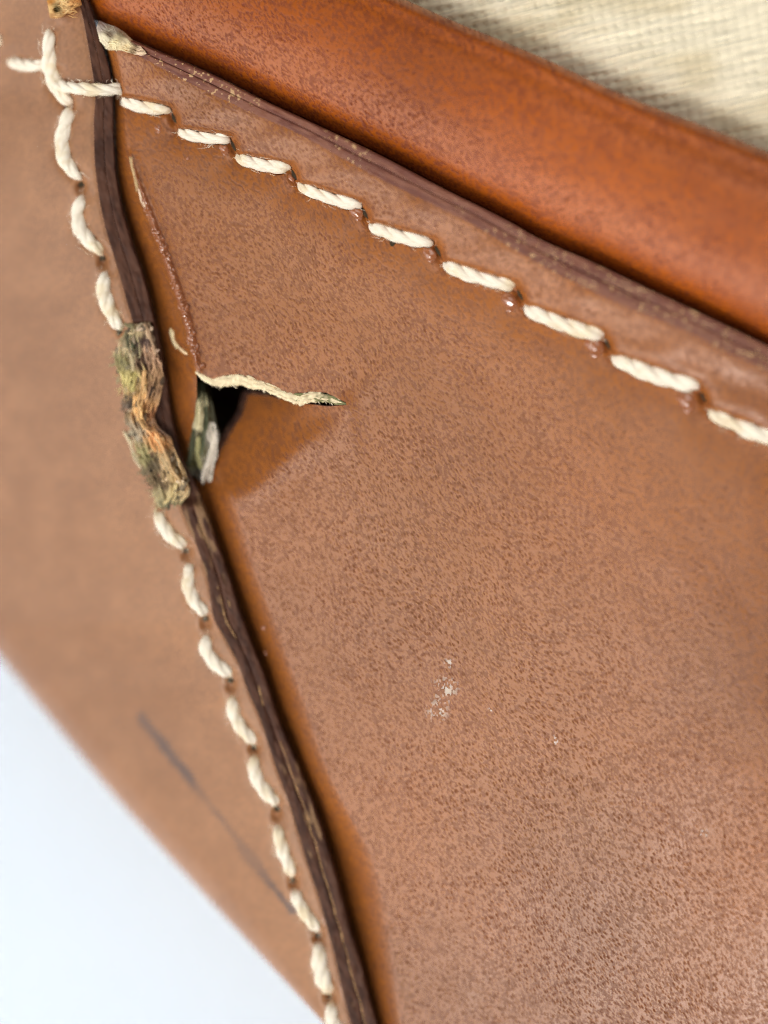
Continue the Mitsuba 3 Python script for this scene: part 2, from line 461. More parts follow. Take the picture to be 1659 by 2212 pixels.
# snap the seam borders
bx = kept_v & (fx < ER(fy))
fx[bx] = ER(fy[bx])
idx = -np.ones(m * n, int)
used = np.nonzero(kept_v)[0]
idx[used] = np.arange(len(used))
ux, uy = fx[used], fy[used]
hh = hg(ux, uy)
gv = at(ux, uy, hh)
qf = idx[kq]
add(BAG + '__gusset_panel', (gv, np.vstack([qf[:, [0, 1, 2]], qf[:, [0, 2, 3]]])), 'leather_gusset', label='tan pored leather gusset panel with a torn corner')


def hg1(pts):
    p = np.array(pts, float)
    return hg(p[:, 0].copy(), p[:, 1].copy())


def resample(pts, step):
    p = np.array(pts, float)
    s = np.concatenate([[0], np.cumsum(np.hypot(*np.diff(p, axis=0).T))])
    q = np.linspace(0, s[-1], max(int(s[-1] / step), 3))
    return np.stack([np.interp(q, s, p[:, 0]), np.interp(q, s, p[:, 1])], 1)


# inner lining under the panel: closes the bag below the tear
lx, ly = np.meshgrid(np.linspace(300, 2060, 30), np.linspace(-30, 2620, 30))
lx = np.maximum(lx, ER(ly) - 10)
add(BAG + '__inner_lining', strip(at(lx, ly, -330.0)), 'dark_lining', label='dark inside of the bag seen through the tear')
# side and end walls down to the table, beyond the frame
wx_ = np.concatenate([np.full(40, 2050.0), np.linspace(2050, 760, 30)])
wy_ = np.concatenate([np.linspace(-30, 2610, 40), np.full(30, 2610.0)])
wall = np.stack([at(wx_, wy_, 0), at(wx_, wy_, -400), at_z(wx_, wy_, 0.001)], 1)
add(BAG + '__side_wall', strip(wall), 'leather_front')

# torn edges ----------------------------------------------------------
def palette(pts):
    P = np.array([[p[0], p[1]] for p in pts], float)
    C = np.array([p[2:] for p in pts], float)

    def fn(x, y):
        x, y = np.ravel(x), np.ravel(y)
        d = (x[:, None] - P[:, 0]) ** 2 + (y[:, None] - P[:, 1]) ** 2 + 20
        w = d ** -2.2
        return (w @ C) / w.sum(1, keepdims=True)
    return fn


def fibre_part(key, parts, label, kind=None):
    """parts: list of (mesh, colours)"""
    v, f = join([p[0] for p in parts])
    c = np.vstack([p[1] for p in parts])
    c = c * np.array([1.04, 0.95, 0.92])
    return add(key, (v, f), 'fibre', color=np.clip(c, 0.01, 0.95), label=label, kind=kind)


def strand(pts, hs, r, col, wig=3.0, seed=0, step=5):
    p = resample(pts, step)
    s = np.linspace(0, 1, len(p))
    hq = np.interp(s, np.linspace(0, 1, len(hs)), hs)
    g = np.random.default_rng(seed)
    n1, n2, n3 = (gaussian_filter1d(g.normal(size=len(p)), 2) * 2.2 for _ in range(3))
    x, y = p[:, 0] + wig * n1, p[:, 1] + wig * n2
    rad = r * (1 + 0.35 * n3) * U
    v, f = tube(at(x, y, hq + wig * n3), np.maximum(rad, 0.3 * r * U), 5)
    c = np.asarray(col(x, y) if callable(col) else np.broadcast_to(col, (len(x), 3)), float)
    c = np.repeat(c, 5, axis=0)
    return (v, f), c


# upper lip of the tear: pale torn flesh side
lip_c = [(422, 803), (440, 815), (462, 825), (484, 822), (505, 818), (525, 818), (545, 828), (568, 832), (590, 841), (612, 851), (632, 858), (650, 860), (668, 856), (690, 856), (712, 860), (735, 869), (750, 876)]
lip_r = [3, 6, 9, 13, 14, 14, 12, 11, 10, 10, 10, 13, 14, 12, 9, 7, 3]
lp = resample(lip_c, 1.6)
sN = np.linspace(0, 1, len(lp))
lr = np.interp(sN, np.linspace(0, 1, len(lip_r)), lip_r)
lh = gaussian_filter1d(hg1(np.stack([lp[:, 0], np.interp(lp[:, 0], *np.array(UP).T) - 5], 1)), 6)
lv, lf = tube(at(lp[:, 0], lp[:, 1], lh - lr * 0.75), lr * U, 18)
k18 = np.repeat(np.arange(len(lp)), 18)
npos = lv / U
dn = meshkit.fbm(npos / 7 + 400, 3, 5) - 0.5
cen = at(lp[:, 0], lp[:, 1], lh - lr * 0.75)[k18]
lv = cen + (lv - cen) * (1 + 1.1 * dn)[:, None] * np.array([1, 1, 0.9])
dirty = sstep(630, 690, lp[k18, 0]) * sstep(-0.1, 0.12, meshkit.fbm(npos / 14 + 70, 2, 9) - 0.5)
lc = np.array([0.86, 0.78, 0.52]) * (1 - dirty[:, None]) + np.array([0.20, 0.21, 0.10]) * dirty[:, None]
lc = lc * (0.8 + 0.8 * (meshkit.fbm(npos / 5 + 40, 2, 2))[:, None] * 0.6)
parts = [((lv, lf), lc)]
for q in range(60):
    s = rng.uniform(0.08, 0.98)
    c0 = lp[int(s * (len(lp) - 1))]
    an = rng.normal(0.35, 0.5)
    ln = rng.uniform(8, 26)
    hb = lh[int(s * (len(lp) - 1))]
    parts.append(strand([c0 + [0, rng.uniform(-5, 6)], c0 + [ln * math.sin(an) * 0.9, 5 + ln * 0.55]], [hb - 4, hb - 8 - rng.uniform(0, 14)], rng.uniform(0.5, 1.0), (0.8, 0.74, 0.55), 1.2, 100 + q, 3))
for q in range(46):   # fibres lying along the lip
    s = rng.uniform(0.05, 0.9)
    k0 = int(s * (len(lp) - 1))
    k1 = min(k0 + rng.integers(10, 26), len(lp) - 1)
    o = rng.uniform(-0.75, 0.75)
    pts = [lp[k0] + [0, o * lr[k0]], lp[(k0 + k1) // 2] + [0, o * lr[k0] + rng.normal(0, 2)], lp[k1] + [0, o * lr[k1]]]
    col = (0.22, 0.23, 0.11) if rng.random() < 0.5 and lp[k0][0] > 625 else (0.80, 0.72, 0.48)
    parts.append(strand(pts, [lh[k0] + 1, lh[k0] + 2, lh[k1]], rng.uniform(1.0, 2.0), col, 1.2, 300 + q, 4))
fibre_part(BAG + '__gusset_panel__torn_lip', parts, 'pale frayed torn edge above the hole')

# cut thickness of the sunken flap
fp = resample(FLAP, 2.5)
fh = hg1(fp + [1.5, 1.5])
nx = np.gradient(fp[:, 1])
ny = -np.gradient(fp[:, 0])
nl = np.hypot(nx, ny) + 1e-9
sgn = -1.0
cols = []
for (o, dz) in [(0, 0), (3, 1.5), (8, -3), (13, -12), (15, -30), (10, -44)]:
    tt = np.interp(np.linspace(0, 1, len(fp)), [0, 0.35, 0.5, 1], [0.1, 0.3, 1, 0.9])
    cols.append(at(fp[:, 0] + sgn * -nx / nl * -o * tt, fp[:, 1] + sgn * -ny / nl * -o * tt, fh + dz * tt + 1.2 * fb(fp[:, 0] + o, fp[:, 1], 6, 6, 2, 8)))
add(BAG + '__gusset_panel__flap_edge', strip(np.stack(cols, 1)), 'leather_cut', label='dark purple edge of the sunken torn flap')

# torn left side: bundle of pale and mouldy fibres going down into the hole
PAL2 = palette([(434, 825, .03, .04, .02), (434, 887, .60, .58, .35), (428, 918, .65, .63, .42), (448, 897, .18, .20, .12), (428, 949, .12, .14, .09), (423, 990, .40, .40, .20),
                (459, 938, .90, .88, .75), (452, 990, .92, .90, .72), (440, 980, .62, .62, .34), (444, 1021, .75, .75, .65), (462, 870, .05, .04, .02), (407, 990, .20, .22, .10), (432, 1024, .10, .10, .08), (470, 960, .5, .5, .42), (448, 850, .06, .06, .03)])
gx, gy = np.meshgrid(np.linspace(0, 1, 34), np.linspace(0, 1, 100))
lft = np.array([(424, 825), (425, 856), (420, 896), (409, 956), (402, 1006), (412, 1022), (424, 1030)], float)
rgt = np.array([(452, 825), (456, 856), (462, 896), (474, 945), (470, 990), (456, 1030), (444, 1046)], float)
q7 = np.linspace(0, 1, 7)
L2 = np.stack([np.interp(gy, q7, lft[:, 0]), np.interp(gy, q7, lft[:, 1])], -1)
R2 = np.stack([np.interp(gy, q7, rgt[:, 0]), np.interp(gy, q7, rgt[:, 1])], -1)
P2 = L2 * (1 - gx[..., None]) + R2 * gx[..., None]
h0 = hg1(np.stack([L2[..., 0].ravel() - 3, np.minimum(L2[..., 1].ravel(), 1005)], 1)).reshape(gx.shape)
H2 = h0 - 5 - gx * 42 - 14 * np.sin(gx * 5) ** 2 + 20 * fb(P2[..., 0], P2[..., 1], 9, 40, 3, 15)
H2 = H2 - 40 * sstep(0.22, 0.0, gy) * gx
mv, mf = strip(at(P2[..., 0], P2[..., 1], H2))
parts = [((mv, mf), PAL2(P2[..., 0] + 26 * fb(P2[..., 0], P2[..., 1], 4, 40, 2, 4), P2[..., 1]) * (0.85 + 0.5 * fb(P2[..., 0], P2[..., 1], 4, 16, 2, 3).ravel()[:, None]))]
for q in range(70):
    u, w0 = rng.uniform(0.02, 1.0), rng.uniform(0.1, 0.8)
    w1 = min(w0 + rng.uniform(0.1, 0.3), 1.0)
    pts, hs = [], []
    for w in np.linspace(w0, w1, 5):
        r_, c_ = int(w * 99), int(np.clip(u + rng.normal(0, 0.04), 0, 1) * 33)
        pts.append(P2[r_, c_])
        hs.append(H2[r_, c_] + 2.5)
    parts.append(strand(pts, hs, rng.uniform(1.2, 3.4), (lambda o: lambda x, y: PAL2(x + o[0], y + o[1]) * 1.1)(rng.normal(0, 9, 2)), 1.5, 500 + q, 4))
for q, (pts, hs, rr, cc) in enumerate([([(456, 918), (463, 950), (458, 985), (448, 1015), (444, 1038)], [-34, -38, -40, -42, -46], 6.5, (0.92, 0.90, 0.78)), ([(432, 868), (436, 895), (431, 930)], [-26, -24, -24], 6.0, (0.72, 0.68, 0.42)),
                                     ([(428, 945), (426, 975), (432, 1008)], [-26, -26, -30], 5.0, (0.62, 0.62, 0.30)), ([(442, 880), (447, 915), (441, 950), (436, 985)], [-30, -32, -34, -34], 4.5, (0.14, 0.17, 0.10)),
                                     ([(418, 930), (413, 965), (410, 1000)], [-20, -20, -22], 3.5, (0.13, 0.15, 0.09)), ([(452, 868), (460, 900), (466, 930)], [-40, -44, -46], 4.0, (0.10, 0.10, 0.06))]):
    top = hg1([(min(pts[0][0], 424) - 6, pts[0][1])])[0]
    for e in range(12):
        o = rng.normal(0, rr * 0.5, 2)
        parts.append(strand(np.array(pts) + o, top + np.array(hs) + 14 + rng.normal(0, 3), rr * rng.uniform(0.14, 0.36), np.array(cc) * rng.uniform(0.6, 1.05), 2.2, 1300 + q * 17 + e, 4))
fibre_part(BAG + '__gusset_panel__torn_side', parts, 'pale and greenish torn leather fibres inside the hole')

# broken crease: cracked glaze and small pale cracks
cr = resample(CREASE, 2.0)
ch = hg1(cr)
bead_parts = []
ico = trimesh.creation.icosphere(subdivisions=2)


def bead(x, y, r, h, flat=0.55, seed=0, ang=0.0, el=1.0):
    v = ico.vertices.copy()
    v = v * (1 + 0.35 * (meshkit.noise(v * 1.6 + seed * 3.1, seed) - 0.5))[:, None]
    ca, sa = math.cos(ang), math.sin(ang)
    vx, vy = v[:, 0] * el * r, v[:, 1] * r
    c = at(x, y, h)
    return c + np.stack([vx * ca - vy * sa, vx * sa + vy * ca, v[:, 2] * r * flat], 1) * U, np.array(ico.faces)


ck = np.linspace(0, 1, len(cr))
crad = np.interp(ck, [0, 0.15, 0.3, 0.6, 0.9, 1], [1.5, 4.0, 7.5, 9.0, 8.5, 4.0])
cf = resample(CREASE, 1.3)
cs_ = np.linspace(0, 1, len(cf))
cw = np.interp(cs_, [0, 0.12, 0.22, 0.5, 0.75, 0.95, 1], [1, 2.5, 7, 11, 12, 9, 3])
tq_ = np.linspace(-1, 1, 25)
RX = cf[:, 0][:, None] + 6 + tq_[None] * cw[:, None]
RY_ = cf[:, 1][:, None] + 0 * RX
RHh = hg(RX.ravel().copy(), RY_.ravel().copy()).reshape(RX.shape) + 1.0 + 6.5 * (1 - tq_[None] ** 2) + cw[:, None] / 11 * (15.0 * fb(RX, RY_, 9.0, 7.0, 2, 63) + 7.0 * fb(RX, RY_, 18, 16, 2, 64)) * (1 - tq_[None] ** 4) - 5 * tq_[None] ** 8
bead_parts.append(strip(at(RX, RY_, RHh)))
for q in range(34):
    t = rng.uniform(0.2, 0.99)
    k0 = int(t * (len(cr) - 1))
    x, y = cr[k0, 0] + rng.uniform(1, 11), cr[k0, 1] + rng.normal(0, 2)
    bead_parts.append(bead(x, y, rng.uniform(3.5, 6.5), float(hg1([(x, y)])[0]) + rng.uniform(2.5, 5.0), 0.75, 400 + q, rng.uniform(0, 3), rng.uniform(1, 1.8)))
for q in range(46):
    t = rng.uniform(0.10, 0.99)
    k0 = int(t * (len(cr) - 1))
    rr_ = rng.uniform(1.6, 3.4)
    o = rng.normal(2.5, 4.5)
    bead_parts.append(bead(cr[k0, 0] + o, cr[k0, 1] + rng.normal(0, 2), rr_, float(hg1([(cr[k0, 0] + o, cr[k0, 1])])[0]) + 0.3, 0.7, q, rng.uniform(0, 3), rng.uniform(1, 2.4)))
add(BAG + '__gusset_panel__cracked_crease', join(bead_parts), 'glaze', label='glossy cracked crease running beside the seam', kind='stuff')
parts = []
for (pts, r, col) in [([(283, 338), (287, 365), (292, 390), (297, 412)], 2.6, (0.55, 0.42, 0.22)), ([(300, 408), (306, 430), (312, 448)], 2.0, (0.75, 0.62, 0.45)),
                      ([(371, 712), (373, 728), (379, 742), (386, 751)], 4.0, (0.82, 0.74, 0.45)), 
                      ([(386, 751), (396, 760), (404, 764)], 2.4, (0.8, 0.65, 0.4))]:
    for q in range(4):
        o = rng.normal(0, r * 0.6, 2)
        pp = np.array(pts) + o
        parts.append(strand(pp, hg1(pp) + 2.0, r * rng.uniform(0.4, 0.75), col, 1.1, 700 + q + int(r * 100), 3))
fibre_part(BAG + '__gusset_panel__crease_fibres', parts, 'short pale fibres showing through the cracked crease', 'stuff')

# wax beads squeezed out at the stitch holes
for q, (x, y, r) in enumerate(BEADS):
    h = float(hg1([(x, y)])[0])
    ps = [bead(x, y, r, h - r * 0.1, 0.7, q + 40, -0.9, 1.25), bead(x + r * 0.25, y + r * 1.05, r * 0.55, h - r * 0.1, 0.6, q + 60, 0.4, 1.3),
          bead(x - r * 0.75, y - r * 0.35, r * 0.45, h - r * 0.1, 0.6, q + 80, 0.4, 1.3)]
    add(BAG + '__puckered_wax_bead', join(ps), 'glaze')
for (x, y, r) in [(569, 1356, 6), (574, 1410, 5), (405, 342, 4), (1352, 610, 2.5)]:
    add(BAG + '__puckered_wax_bead', bead(x, y, r, float(hg1([(x, y)])[0]), 0.8, 3), 'glaze')
# small puncture below a stitch
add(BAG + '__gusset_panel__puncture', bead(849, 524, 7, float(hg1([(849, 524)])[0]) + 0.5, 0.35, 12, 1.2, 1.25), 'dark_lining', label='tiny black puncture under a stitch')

# ------------------------------------------------------------------ front panel (left)
rows_y = np.arange(-40, 2300, 4.0)
frac = np.concatenate([np.linspace(0, 1, 46)])
W = np.maximum(EL(rows_y) - SIL(rows_y), 14)
dl = []
for w in W:
    near_ = np.minimum(np.arange(0, 130, 3.0), 0.5 * w + np.arange(0, 130, 3.0) * 1e-3) if w < 260 else np.arange(0, 130, 3.0)
    if w < 260:
        near_ = np.linspace(0, 0.5 * w, 44)
    far_ = near_[-1] + (w - near_[-1]) * np.sin(np.linspace(0, 1, 41)[1:] * np.pi / 2) ** 1.0
    dl.append(np.concatenate([near_, far_]))
DL = np.array(dl)
FY = np.repeat(rows_y[:, None], DL.shape[1], 1)
FX = EL(FY) - DL
FH = hf(FX.ravel().copy(), FY.ravel().copy()).reshape(FX.shape)
rl = np.minimum(0.30 * W, 75)[:, None]
tt = np.clip((DL - (W[:, None] - rl)) / rl, 0, 1)
FH = FH - rl * 1.15 * (1 - np.sqrt(np.maximum(1 - tt ** 2, 0)))
front = at(FX, FY, FH)
last = at(FX[:, -1] + 4, FY[:, -1], FH[:, -1] - 60)
foot = at_z(FX[:, -1] + 70, FY[:, -1], 0.001)
front = np.concatenate([front, last[:, None], foot[:, None]], 1)
mk = []
for (x, y) in [(306, 1552), (632, 1968)]:
    mk.append(at(x, y, float(hf(np.array([x * 1.0]), np.array([y * 1.0]))[0])))
MARKS[:] = mk
add(BAG + '__front_panel', strip(front), 'leather_front', label='smooth tan leather panel left of the seam with a grey scuff')

# ------------------------------------------------------------------ cut edges of the long seam
ey = np.arange(-12, 2300, 3.0)
dmg = sstep(690, 715, ey) * sstep(1098, 1070, ey)


def edge_strip(t0, t1, wall):
    ts = np.linspace(t0, t1, 12)
    cols = []
    for t in ts:
        x = EL(ey) + (ER(ey) - EL(ey)) * t
        loc = (t - t0) / (t1 - t0)
        h = RIDGE + 3 - 12 * t - (1.3 + 1.6 * sstep(1000, 1200, ey)) * (2 * loc - 1) ** 4 - 22 * dmg + 3.0 * fb(np.full_like(ey, t * 40), ey, 8, 50, 3, 31) + 1.6 * fb(x, ey, 6, 9, 2, 33)
        cols.append(at(x, ey, h))
    if wall:
        for (o, h) in [(1, -20), (2, -45), (3, -90), (3, -170)]:
            cols.append(at(ER(ey) + o, ey, h))
    else:
        x = EL(ey) + (ER(ey) - EL(ey)) * t1
        cols.append(at(x, ey, -40.0))
    return strip(np.stack(cols, 1))


add(BAG + '__cut_edge', edge_strip(0.0, 0.52, False), 'leather_cut', label='dark burnished edge of the front panel along the long seam')
add(BAG + '__cut_edge', edge_strip(0.523, 1.0, True), 'leather_cut', label='dark burnished edge of the gusset along the long seam')
gl = []
for (y0, y1, tq) in [(1120, 1190, 0.55), (1255, 1385, 0.40), (1258, 1330, 0.7), (1480, 1560, 0.50), (1600, 1720, 0.6), (1690, 1980, 0.55), (1950, 2290, 0.56)]:
    yy = np.arange(y0, y1, 5.0)
    g = gaussian_filter1d(rng.normal(size=len(yy)), 2)
    x = EL(yy) + (ER(yy) - EL(yy)) * tq + 3 * g
    v, f = tube(at(x, yy, RIDGE + 2.4 - 12 * tq + g), (0.7 + 1.0 * np.abs(gaussian_filter1d(rng.normal(size=len(yy)), 1))) * U, 6)
    c = np.array([0.40, 0.26, 0.13]) * (0.6 + 0.8 * rng.random(len(yy)))[:, None]
    gl.append(((v, f), np.repeat(c, 6, 0)))
fibre_part(BAG + '__glue_line', gl, 'thin golden line of glue and scuffs between the two cut edges')

# ------------------------------------------------------------------ frayed stretch of the seam
PAL = palette([(273, 711, .35, .33, .18), (283, 742, .07, .09, .045), (297, 717, .55, .45, .25), (308, 736, .10, .06, .05), (314, 705, .60, .45, .28), (266, 777, .30, .28, .13), (270, 750, .6, .5, .3),
               (287, 820, .60, .55, .22), (310, 783, .14, .08, .05), (330, 773, .6, .4, .25), (345, 814, .40, .25, .13), (277, 872, .17, .13, .09), (304, 866, .80, .50, .20), (304, 897, .85, .55, .22),
               (320, 893, .35, .16, .07), (293, 922, .40, .33, .22), (275, 938, .65, .60, .42), (335, 938, .75, .42, .17), (345, 959, .60, .32, .12), (353, 924, .26, .19, .15), (310, 980, .33, .31, .14),
               (333, 1000, .11, .085, .045), (349, 1042, .13, .09, .045), (355, 996, .60, .45, .25), (376, 1031, .70, .52, .25), (403, 1052, .70, .55, .30), (366, 1073, .60, .50, .25), (337, 1079, .55, .50, .28), (364, 1087, .14, .14, .08), (300, 830, .5, .35, .15), (320, 840, .3, .18, .1)])
dL = curve([(268, 694), (262, 715), (250, 745), (247, 772), (254, 805), (261, 836), (267, 880), (271, 910), (283, 948), (298, 995), (316, 1030), (332, 1068), (336, 1100)])
dR = curve([(322, 690), (331, 720), (345, 772), (354, 815), (347, 850), (338, 878), (335, 905), (344, 925), (366, 945), (383, 984), (405, 1032), (410, 1056), (394, 1084), (380, 1100)])
gy = np.arange(692, 1101, 2.2)
gt = np.linspace(0, 1, 48)
GY, GT = np.meshgrid(gy, gt, indexing='ij')
GX = dL(GY) * (1 - GT) + dR(GY) * GT
mid = sstep(0.0, 0.25, GT) * sstep(1.0, 0.8, GT)
sd = GX * 0.93 - GY * 0.36
GH = RIDGE - 20 + 26 * mid + 34 * fb(sd, GY, 9, 60, 3, 41) * (0.3 + mid) + 8 * fb(GX, GY, 8, 8, 2, 42)
GH = GH - 30 * np.exp(-(((GX - 331) / 15) ** 2 + ((GY - 1005) / 32) ** 2)) - 26 * np.exp(-(((GX - 266) / 12) ** 2 + ((GY - 778) / 18) ** 2)) - 35 * np.exp(-(((GX - 335) / 14) ** 2 + ((GY - 890) / 22) ** 2))
GH = GH + 16 * np.exp(-((polydist(GX, GY, [(310, 835), (303, 880), (308, 925), (340, 940), (362, 1000), (398, 1052)]) / 10) ** 2))
GH = GH - 26 * sstep(0.10, 0.0, GT) - 60 * sstep(0.94, 1.0, GT)
GH = np.maximum(GH, hf(GX.ravel().copy(), GY.ravel().copy()).reshape(GX.shape) + (5 + 10 * fb(sd, GY, 9, 50, 3, 41)) * sstep(0, 0.12, GT) - 2)
ends = sstep(690, 706, GY) * sstep(1101, 1085, GY)
GH = GH * ends
GH = GH + 22 * fb(GX, GY, 7, 13, 3, 48) * ends
GX2 = GX + 16 * fb(GX, GY, 13, 17, 3, 44) * ends
cbase = 0.68 * PAL(GX + 6 * fb(GX, GY, 7, 25, 2, 45), GY + 10 * fb(GX, GY, 9, 25, 2, 46)) * (0.85 + 0.9 * fb(sd, GY, 5, 30, 2, 47).ravel()[:, None])
GY2 = GY + 26 * fb(GX, np.zeros_like(GX), 16, 16, 2, 49) * sstep(860, 700, GY) + 20 * fb(GX, np.zeros_like(GX), 14, 16, 2, 50) * sstep(960, 1090, GY)
parts = [(strip(at(GX2, GY2, GH)), cbase)]
for q in range(190):
    t0 = rng.uniform(0.0, 1.0)
    y0 = rng.uniform(693, 1075)
    ln = rng.uniform(18, 75)
    pts, hs = [], []
    dt = rng.normal(0, 0.06)
    for w in np.linspace(0, 1, 6):
        yy = min(y0 + ln * w, 1098)
        tq = np.clip(t0 + dt * w + rng.normal(0, 0.015), 0.0, 0.985)
        pts.append((float(dL(yy) * (1 - tq) + dR(yy) * tq), yy))
        r_ = int(np.clip((yy - 692) / 2.2, 0, len(gy) - 1))
        hs.append(GH[r_, int(tq * 47)] + rng.uniform(0.5, 4))
    parts.append(strand(pts, hs, rng.uniform(0.9, 2.6), (lambda o: lambda x, y: PAL(x + o[0], y + o[1]) * 1.1 + 0.02)(rng.normal(0, 6, 2)), 1.6, 900 + q, 5))
for q in range(150):    # crumbled flakes
    yy = rng.uniform(698, 1092)
    tq = rng.uniform(-0.04, 1.0)
    xx = float(dL(yy) * (1 - tq) + dR(yy) * tq)
    hh_ = GH[int(np.clip((yy - 692) / 2.2, 0, len(gy) - 1)), int(np.clip(tq, 0, 1) * 47)]
    fv, ff = bead(xx, yy, rng.uniform(2.0, 5.5), hh_ + rng.uniform(-1, 2.5), rng.uniform(0.35, 0.7), 200 + q, rng.normal(1.2, 0.5), rng.uniform(1.0, 2.8))
    fv = fv + (meshkit.noise(fv / U / 2.2 + 77, q)[:, None] - 0.5) * 1.6 * U
    pc = PAL(np.array([xx + rng.normal(0, 8)]), np.array([yy + rng.normal(0, 8)]))[0]
    pc = (pc * 0.75 + pc.mean() * 0.25) * rng.choice([0.22, 0.4, 0.85, 1.1])
    parts.append(((fv, ff), np.repeat(pc[None], len(fv), 0)))
for q in range(90):     # loose ends sticking out
    yy = rng.uniform(700, 1095)
    tq = rng.choice([rng.uniform(-0.02, 0.15), rng.uniform(0.2, 0.95)])
    xx = float(dL(yy) * (1 - tq) + dR(yy) * tq)
    hh_ = GH[int(np.clip((yy - 692) / 2.2, 0, len(gy) - 1)), int(np.clip(tq, 0, 1) * 47)]
    an = rng.normal(1.9, 0.7)
    ln = rng.uniform(8, 22)
    pc = PAL(np.array([xx]), np.array([yy]))[0]
    parts.append(strand([(xx, yy), (xx + ln * 0.5 * math.cos(an), yy + ln * 0.5 * math.sin(an)), (xx + ln * math.cos(an + 0.4), yy + ln * math.sin(an + 0.4))], [hh_, hh_ + 5, hh_ + 4], rng.uniform(0.6, 1.3), pc * 1.1 + 0.04, 1.2, 2000 + q, 3))
for q, (pts, rr, cc) in enumerate([([(312, 800), (309, 840), (303, 872), (303, 905), (310, 925), (334, 934), (352, 955)], 5.5, (0.68, 0.44, 0.20)),
                                 ([(330, 930), (346, 952), (358, 985), (372, 1016), (392, 1044), (404, 1058)], 5.0, (0.60, 0.43, 0.22)),
                                 ([(328, 760), (334, 790), (326, 815), (318, 838)], 4.0, (0.58, 0.38, 0.22)), ([(344, 800), (342, 826), (334, 850), (326, 872)], 3.6, (0.50, 0.32, 0.18)),
                                 ([(300, 712), (300, 740), (306, 770)], 3.2, (0.52, 0.46, 0.26)), ([(312, 700), (322, 716), (330, 745), (334, 770)], 3.4, (0.60, 0.44, 0.28)),
                                 ([(258, 762), (264, 750), (276, 750), (284, 772), (288, 800)], 4.5, (0.58, 0.50, 0.30)), ([(270, 930), (280, 955), (292, 985), (306, 1012)], 4.0, (0.62, 0.57, 0.38)),
                                 ([(384, 1040), (376, 1062), (364, 1078), (352, 1084)], 5.0, (0.62, 0.52, 0.26)), ([(290, 800), (292, 820), (284, 845)], 5.0, (0.55, 0.50, 0.20)),
                                 ([(318, 980), (334, 968), (350, 990), (362, 1020), (366, 1050)], 4.0, (0.55, 0.42, 0.22))]):
    for e in range(3):
        o = rng.normal(0, rr * 0.35, 2)
        pp = np.array(pts) + o
        hq = [GH[int(np.clip((yy - 692) / 2.2, 0, len(gy) - 1)), int(np.clip((xx - dL(yy)) / (dR(yy) - dL(yy)), 0, 1) * 47)] + rr * 0.5 for xx, yy in pp]
        parts.append(strand(pp, hq, rr * rng.uniform(0.4, 0.75), np.array(cc) * rng.uniform(0.75, 1.1), 1.6, 1200 + q * 5 + e, 4))
fibre_part(BAG + '__frayed_seam_edge', parts, 'frayed olive and gold worn through stretch of the seam edge')

# ------------------------------------------------------------------ top seam edges and roll
tx_ = np.concatenate([np.arange(214, 1690, 3.0), np.arange(1690, 2060, 20)])


def top_edge(t0, t1, wall):
    cols = []
    for t in np.linspace(t0, t1, 10):
        y = TB_(tx_) * (1 - t) + TE_(tx_) * t
        loc = (t - t0) / (t1 - t0)
        g0 = hg1(np.stack([tx_, TB_(tx_)], 1))
        h = g0 - 1 + 5 * t - 1.2 * (2 * loc - 1) ** 4 + 1.6 * fb(tx_, np.full_like(tx_, t * 30), 40, 6, 3, 51) + 1.2 * fb(tx_, y, 7, 7, 2, 52)
        cols.append(at(tx_, y, h))
    if wall:
        for (o, dz) in [(-1, -8), (-2, -30), (-3, -90), (0, -150)]:
            cols.append(at(tx_, TE_(tx_) + o, g0 + dz))
    else:
        cols.append(at(tx_, TB_(tx_) * (1 - t1) + TE_(tx_) * t1, g0 - 30))
    return strip(np.stack(cols, 1))


add(BAG + '__cut_edge', top_edge(0.0, 0.55, False), 'leather_cut_top', label='reddish brown cut edge of the gusset along the upper seam')
add(BAG + '__cut_edge', top_edge(0.565, 1.0, True), 'leather_cut_top', label='reddish brown cut edge of the rolled panel along the upper seam')

rx = np.concatenate([np.arange(168, 1690, 4.0), np.arange(1690, 2060, 20)])
qs = np.concatenate([np.linspace(0, 0.2, 16), np.linspace(0.2, 1, 70)[1:]])
RXX, RQ = np.meshgrid(rx, qs, indexing='ij')
te, rm = TE_(RXX) - 1.0, RIM(RXX)
RY = te + (rm - te) * RQ
Wd = (te - rm) * 0.90
sq = -0.92 + 1.79 * RQ
arc = np.sqrt(np.maximum(1 - np.abs(sq) ** 2.5, 0))
R0 = math.sqrt(1 - 0.92 ** 2.5)
RH = -62 + (arc - R0) * Wd * 0.37 - 14 * (1 - np.sqrt(np.maximum(1 - np.clip((RQ - 0.95) / 0.05, 0, 1) ** 2, 0))) + 8 * fb(RXX, RY, 260, 160, 2, 61) * np.sin(np.pi * RQ) + 5 * np.exp(-((RQ - 0.945) / 0.04) ** 2) - 1.5 * np.exp(-((RQ - 0.86) / 0.04) ** 2)
roll = at(RXX, RY, RH)
under = np.stack([at(RXX[:, -1], RY[:, -1] + o, RH[:, -1] + dz) for (o, dz) in [(2, -25), (10, -55), (40, -80), (140, -90)]], 1)
add(BAG + '__rolled_top_panel', strip(np.concatenate([roll, under], 1)), 'leather_roll', label='glossy orange tan rolled leather panel above the upper seam')

